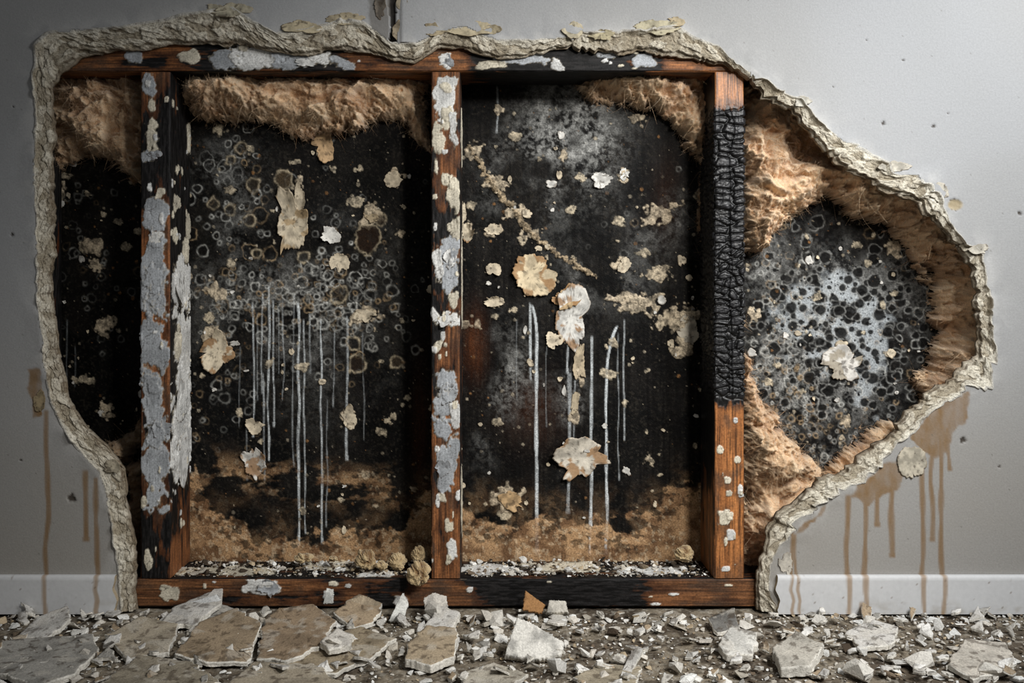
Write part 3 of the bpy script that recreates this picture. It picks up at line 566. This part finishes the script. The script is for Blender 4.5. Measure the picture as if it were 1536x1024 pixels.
# ---- big slabs
def slab(b,poly,z0,th,tilt=(0,0),col=(150,138,122),seed=0,side=(230,226,216)):
    P=np.array(poly,float); y=floor_y(np.maximum(P[:,1],905)); W_=np.stack([(P[:,0]-CX)*(D0+y)/F,y],1)
    pts=[]
    for i in range(len(W_)):
        a,bb=W_[i],W_[(i+1)%len(W_)]; n=max(3,int(np.linalg.norm(bb-a)/.0025))
        for t in range(n): pts.append(a+(bb-a)*t/n)
    pts=np.array(pts); t=np.arange(len(pts)); ctr=W_.mean(0)
    j=(np.stack([fbm(t/7,0*t+seed,4,seed),fbm(t/7,0*t+seed+9,4,seed+1)],1)-.5)*.014
    j=j*(0.3+ss(.3,.7,vn(t/9,0*t,seed)))[:,None]
    pts=pts+j; n=len(pts)
    rings_=[]; cc=[]
    def zz(p): return z0+th+(p[:,0]-ctr[0])*tilt[0]+(p[:,1]-ctr[1])*tilt[1]
    ni=max(4,int(np.ptp(W_[:,0])/.008))
    prof=[(r_,0,0) for r_ in np.linspace(0,.975,ni)]+[(.985,-.0008,1),(1.0,-.0016,1),(1.004,-th*.3,1),(.985,-th*.6,1),(1.0,-th*.9,1),(.99,-th,1)]
    zmin=zz(pts).min()-th; off=max(0,-0.006-zmin)
    for r,dz,kk in prof:
        p=ctr+(pts-ctr)*r; nz_=(fbm(p[:,0]/.03,p[:,1]/.03,3,seed)-.5)*.003
        jit=(fbm(t/3.,0*t+r*40,3,seed+int(r*100))-.5)*.004*kk
        p=p+((pts-ctr)/np.maximum(np.linalg.norm(pts-ctr,axis=1),1e-6)[:,None])*jit[:,None]
        rings_.append(np.stack([p[:,0],p[:,1],zz(p)+dz+nz_+off],1))
        m=fbm(p[:,0]/.04,p[:,1]/.04,5,seed+3)
        if kk: c1=mix(np.broadcast_to(s2l(side),(n,3)),s2l(side)*.7,ss(.4,.7,m))
        else:
            c1=mix(np.broadcast_to(s2l(col),(n,3)),s2l(col)*.72,ss(.4,.7,m))
            c1=mix(c1,s2l([204,198,186]),.4*ss(.55,.65,fbm(p[:,0]/.03+seed,p[:,1]/.03,5,seed+8)))
            c1=mix(c1,s2l([70,58,46]),.6*ss(.6,.68,fbm(p[:,0]/.012+seed,p[:,1]/.012,4,seed+18)))
        cc.append(c1)
    V=np.stack(rings_); V=np.concatenate([V,V[:,:1]],1); Cc=np.stack(cc); Cc=np.concatenate([Cc,Cc[:,:1]],1)
    b.add(V,Cc.reshape(-1,3),gridfaces(len(prof),n+1))
BE=(172,153,128); GY=(170,167,160); LW=(214,211,205)
slabs=[([(0,1018),(-40,985),(20,968),(140,960),(146,985),(112,1018),(60,1035)],.0,.012,(0,.02),GY),
([(160,962),(212,938),(268,948),(252,985),(190,992)],.004,.010,(.0,.08),(180,169,150)),
([(262,992),(298,950),(352,930),(392,948),(372,1000),(310,1002)],.010,.009,(-.03,.06),(164,146,122)),
([(398,948),(420,928),(470,926),(505,950),(478,985),(440,1002),(384,1000)],.014,.009,(.03,.05),(162,142,118)),
([(238,945),(262,926),(335,908),(332,926),(292,946)],.016,.010,(.06,.2),LW),
([(20,962),(56,938),(102,928),(106,945),(70,964)],.008,.010,(.1,.15),LW),
([(500,935),(538,915),(575,922),(562,940),(530,948)],.012,.010,(-.1,.2),BE),
([(612,985),(640,962),(686,966),(682,1002),(646,1012),(608,1004)],.010,.016,(.02,.10),(180,163,138)),
([(1076,978),(1096,962),(1136,970),(1128,992),(1090,990)],.008,.014,(.05,.2),(224,222,215)),
([(1158,990),(1195,974),(1236,992),(1214,1016),(1172,1014)],.008,.020,(.1,.1),(196,191,180)),
([(420,1010),(470,968),(540,950),(592,966),(560,992),(500,1014)],.002,.009,(0,.04),(162,148,125)),
([(636,948),(660,930),(690,938),(676,956),(646,958)],.006,.014,(.1,.2),LW),
([(1062,938),(1100,930),(1108,946),(1076,950)],.006,.008,(0,.3),(120,118,114)),
([(340,1030),(380,1000),(470,1004),(520,1035),(420,1060)],.0,.010,(.02,.03),(174,163,144)),
([(150,1030),(210,990),(290,1000),(330,1030),(240,1060)],.0,.009,(.0,.03),(156,147,130)),
([(270,925),(330,916),(370,922),(350,934),(290,938)],.004,.008,(-.1,.1),GY),
([(690,1015),(740,1000),(790,1016),(760,1040),(700,1040)],.0,.008,(.0,.03),(186,179,164)),
([(480,985),(505,968),(530,976),(525,990),(495,996)],.02,.012,(.0,.1),(226,221,212)),
([(1270,958),(1310,940),(1350,950),(1335,975),(1290,978)],.003,.010,(.0,.05),LW),
([(1420,1005),(1450,970),(1510,975),(1520,1010),(1460,1025)],.003,.010,(.0,.05),(206,199,187)),
([(860,1020),(900,1000),(960,1006),(950,1035),(880,1040)],.0,.007,(0,.02),(176,165,144)),
([(930,1012),(955,992),(965,996),(945,1016)],.012,.006,(.2,.3),LW)]
sb=Batch()
for i,(p,z0,th,ti,co) in enumerate(slabs): slab(sb,p,z0,th,ti,co,seed=900+i*7)
for i in range(270):
    u=rng.uniform(-60,1600); v=922+110*rng.random()**1.2; r=rng.uniform(4,8)+8*rng.random()**3; n=rng.integers(3,6); a0=rng.uniform(0,6)
    if u<620: r*=1.3
    poly=[(u+r*rng.uniform(.6,1.3)*math.cos(a0+6.283*j/n),max(921,v+r*.42*rng.uniform(.6,1.3)*math.sin(a0+6.283*j/n))) for j in range(n)]
    slab(sb,poly,rng.uniform(0,.012),rng.uniform(.003,.007),(rng.normal(0,.28),rng.normal(.1,.28)),[BE,GY,LW,(224,220,212),(236,234,229)][rng.integers(5)],seed=2000+i*3)
sb.make('broken_drywall_slabs',M_rub,True)
ls=Batch()
def shard(b,pts,th,col,seed):
    P=np.array(pts,float)
    n=len(P); ctr=P.mean(0); nrm=np.cross(P[1]-P[0],P[2]-P[0]); nrm/=np.linalg.norm(nrm)
    if nrm[1]>0: nrm=-nrm
    D=[]; 
    for i in range(n):
        for t in range(24): D.append(P[i]+(P[(i+1)%n]-P[i])*t/24)
    D=np.array(D); m=len(D); J=rng.normal(0,.0009,(m,3))
    rings=[ctr+(D-ctr)*r+nrm*(o+.002*(fbm(((D-ctr)*r)[:,0]/.02+seed,((D-ctr)*r)[:,2]/.02,3,seed)-.5)[:,None])+J*(r>.97) for r,o in[(0,th/2),(.15,th/2),(.3,th/2),(.45,th/2),(.6,th/2),(.75,th/2),(.88,th/2),(.96,th/2),(1,th/2-.001),(1.01,0),(1,-th/2),(0,-th/2)]]
    V=np.stack(rings); V=np.concatenate([V,V[:,:1]],1)
    c=mix(np.broadcast_to(s2l(col),V.shape),s2l(np.array(col)*.75),ss(.4,.7,fbm(V[...,0]/.02,V[...,2]/.02,3,seed)))
    b.add(V,c.reshape(-1,3),gridfaces(len(rings),m+1))
def W3(u,v,y): return (float(PX(u,y)),y,float(PZ(v,y)))
shard(ls,[W3(583,932,-.06),W3(604,934,-.06),W3(613,905,-.03),W3(604,889,-.02)],.008,(226,226,220),1)
shard(ls,[W3(784,914,-.03),W3(812,920,-.03),W3(818,908,-.015),W3(788,886,.0)],.006,(160,120,80),2)
shard(ls,[W3(757,984,-.27),W3(800,992,-.28),W3(842,984,-.27),W3(846,966,-.25),W3(800,938,-.23),W3(776,929,-.22)],.013,(228,225,217),3)
shard(ls,[W3(244,940,-.06),W3(290,932,-.06),W3(332,900,-.02),W3(326,893,-.015),W3(272,908,-.02)],.009,(210,211,210),4)
shard(ls,[W3(508,925,-.05),W3(562,925,-.05),W3(570,905,-.02),W3(545,894,-.015),W3(520,902,-.015)],.009,(182,166,142),5)
shard(ls,[W3(638,918,-.04),W3(672,918,-.04),W3(670,895,-.02),W3(650,890,-.015),W3(636,898,-.015)],.012,(210,205,196),6)
shard(ls,[W3(820,920,-.04),W3(852,920,-.04),W3(848,903,-.02),W3(824,902,-.02)],.014,(200,195,184),7)
shard(ls,[W3(485,905,-.02),W3(500,905,-.02),W3(500,884,-.003),W3(490,882,-.003)],.004,(226,226,220),8)
shard(ls,[W3(60,952,-.12),W3(100,942,-.11),W3(106,922,-.08),W3(75,926,-.08),W3(35,948,-.10)],.008,(218,217,214),9)
ls.make('leaning_drywall_shards',M_rub,True)
# ================================================================ lights
def area(name,loc,tgt,size,power,col=(1,1,1),spread=180):
    l=bpy.data.lights.new(name,'AREA'); l.shape='RECTANGLE'; l.size=size[0]; l.size_y=size[1]; l.energy=power; l.color=col; l.spread=math.radians(spread)
    o=link(bpy.data.objects.new(name,l)); o.location=loc
    o.rotation_euler=(Vector(tgt)-Vector(loc)).to_track_quat('-Z','Y').to_euler()
area('window_light',(1.5,-1.25,1.8),(1.05,0,0.95),(0.6,0.6),25,(.98,.99,1),140)
l=bpy.data.lights.new('opening_fill_spot','SPOT'); l.energy=150; l.spot_size=math.radians(60); l.spot_blend=1.0; l.shadow_soft_size=.14; l.color=(1,.965,.91)  # unseen spot added to brighten the opening and its cavities
o=link(bpy.data.objects.new('opening_fill_spot',l)); o.location=(.95,-1.9,1.75); o.rotation_euler=(Vector((.15,0,.5))-Vector(o.location)).to_track_quat('-Z','Y').to_euler()
w=bpy.data.worlds.new('room_ambient'); sc.world=w; w.use_nodes=True
w.node_tree.nodes['Background'].inputs[0].default_value=(.83,.84,.85,1); w.node_tree.nodes['Background'].inputs[1].default_value=0.135
# ================================================================ camera
cam=bpy.data.cameras.new('camera'); co=link(bpy.data.objects.new('camera',cam)); co.location=(0,-D0,CAMZ); co.rotation_euler=(math.pi/2,0,0)
cam.sensor_width=36; cam.lens=F/1536*36; cam.shift_x=(768-CX)/1536; cam.shift_y=-(512-CY)/1536
cam.clip_start=.01; sc.camera=co
sc.view_settings.view_transform='Standard'
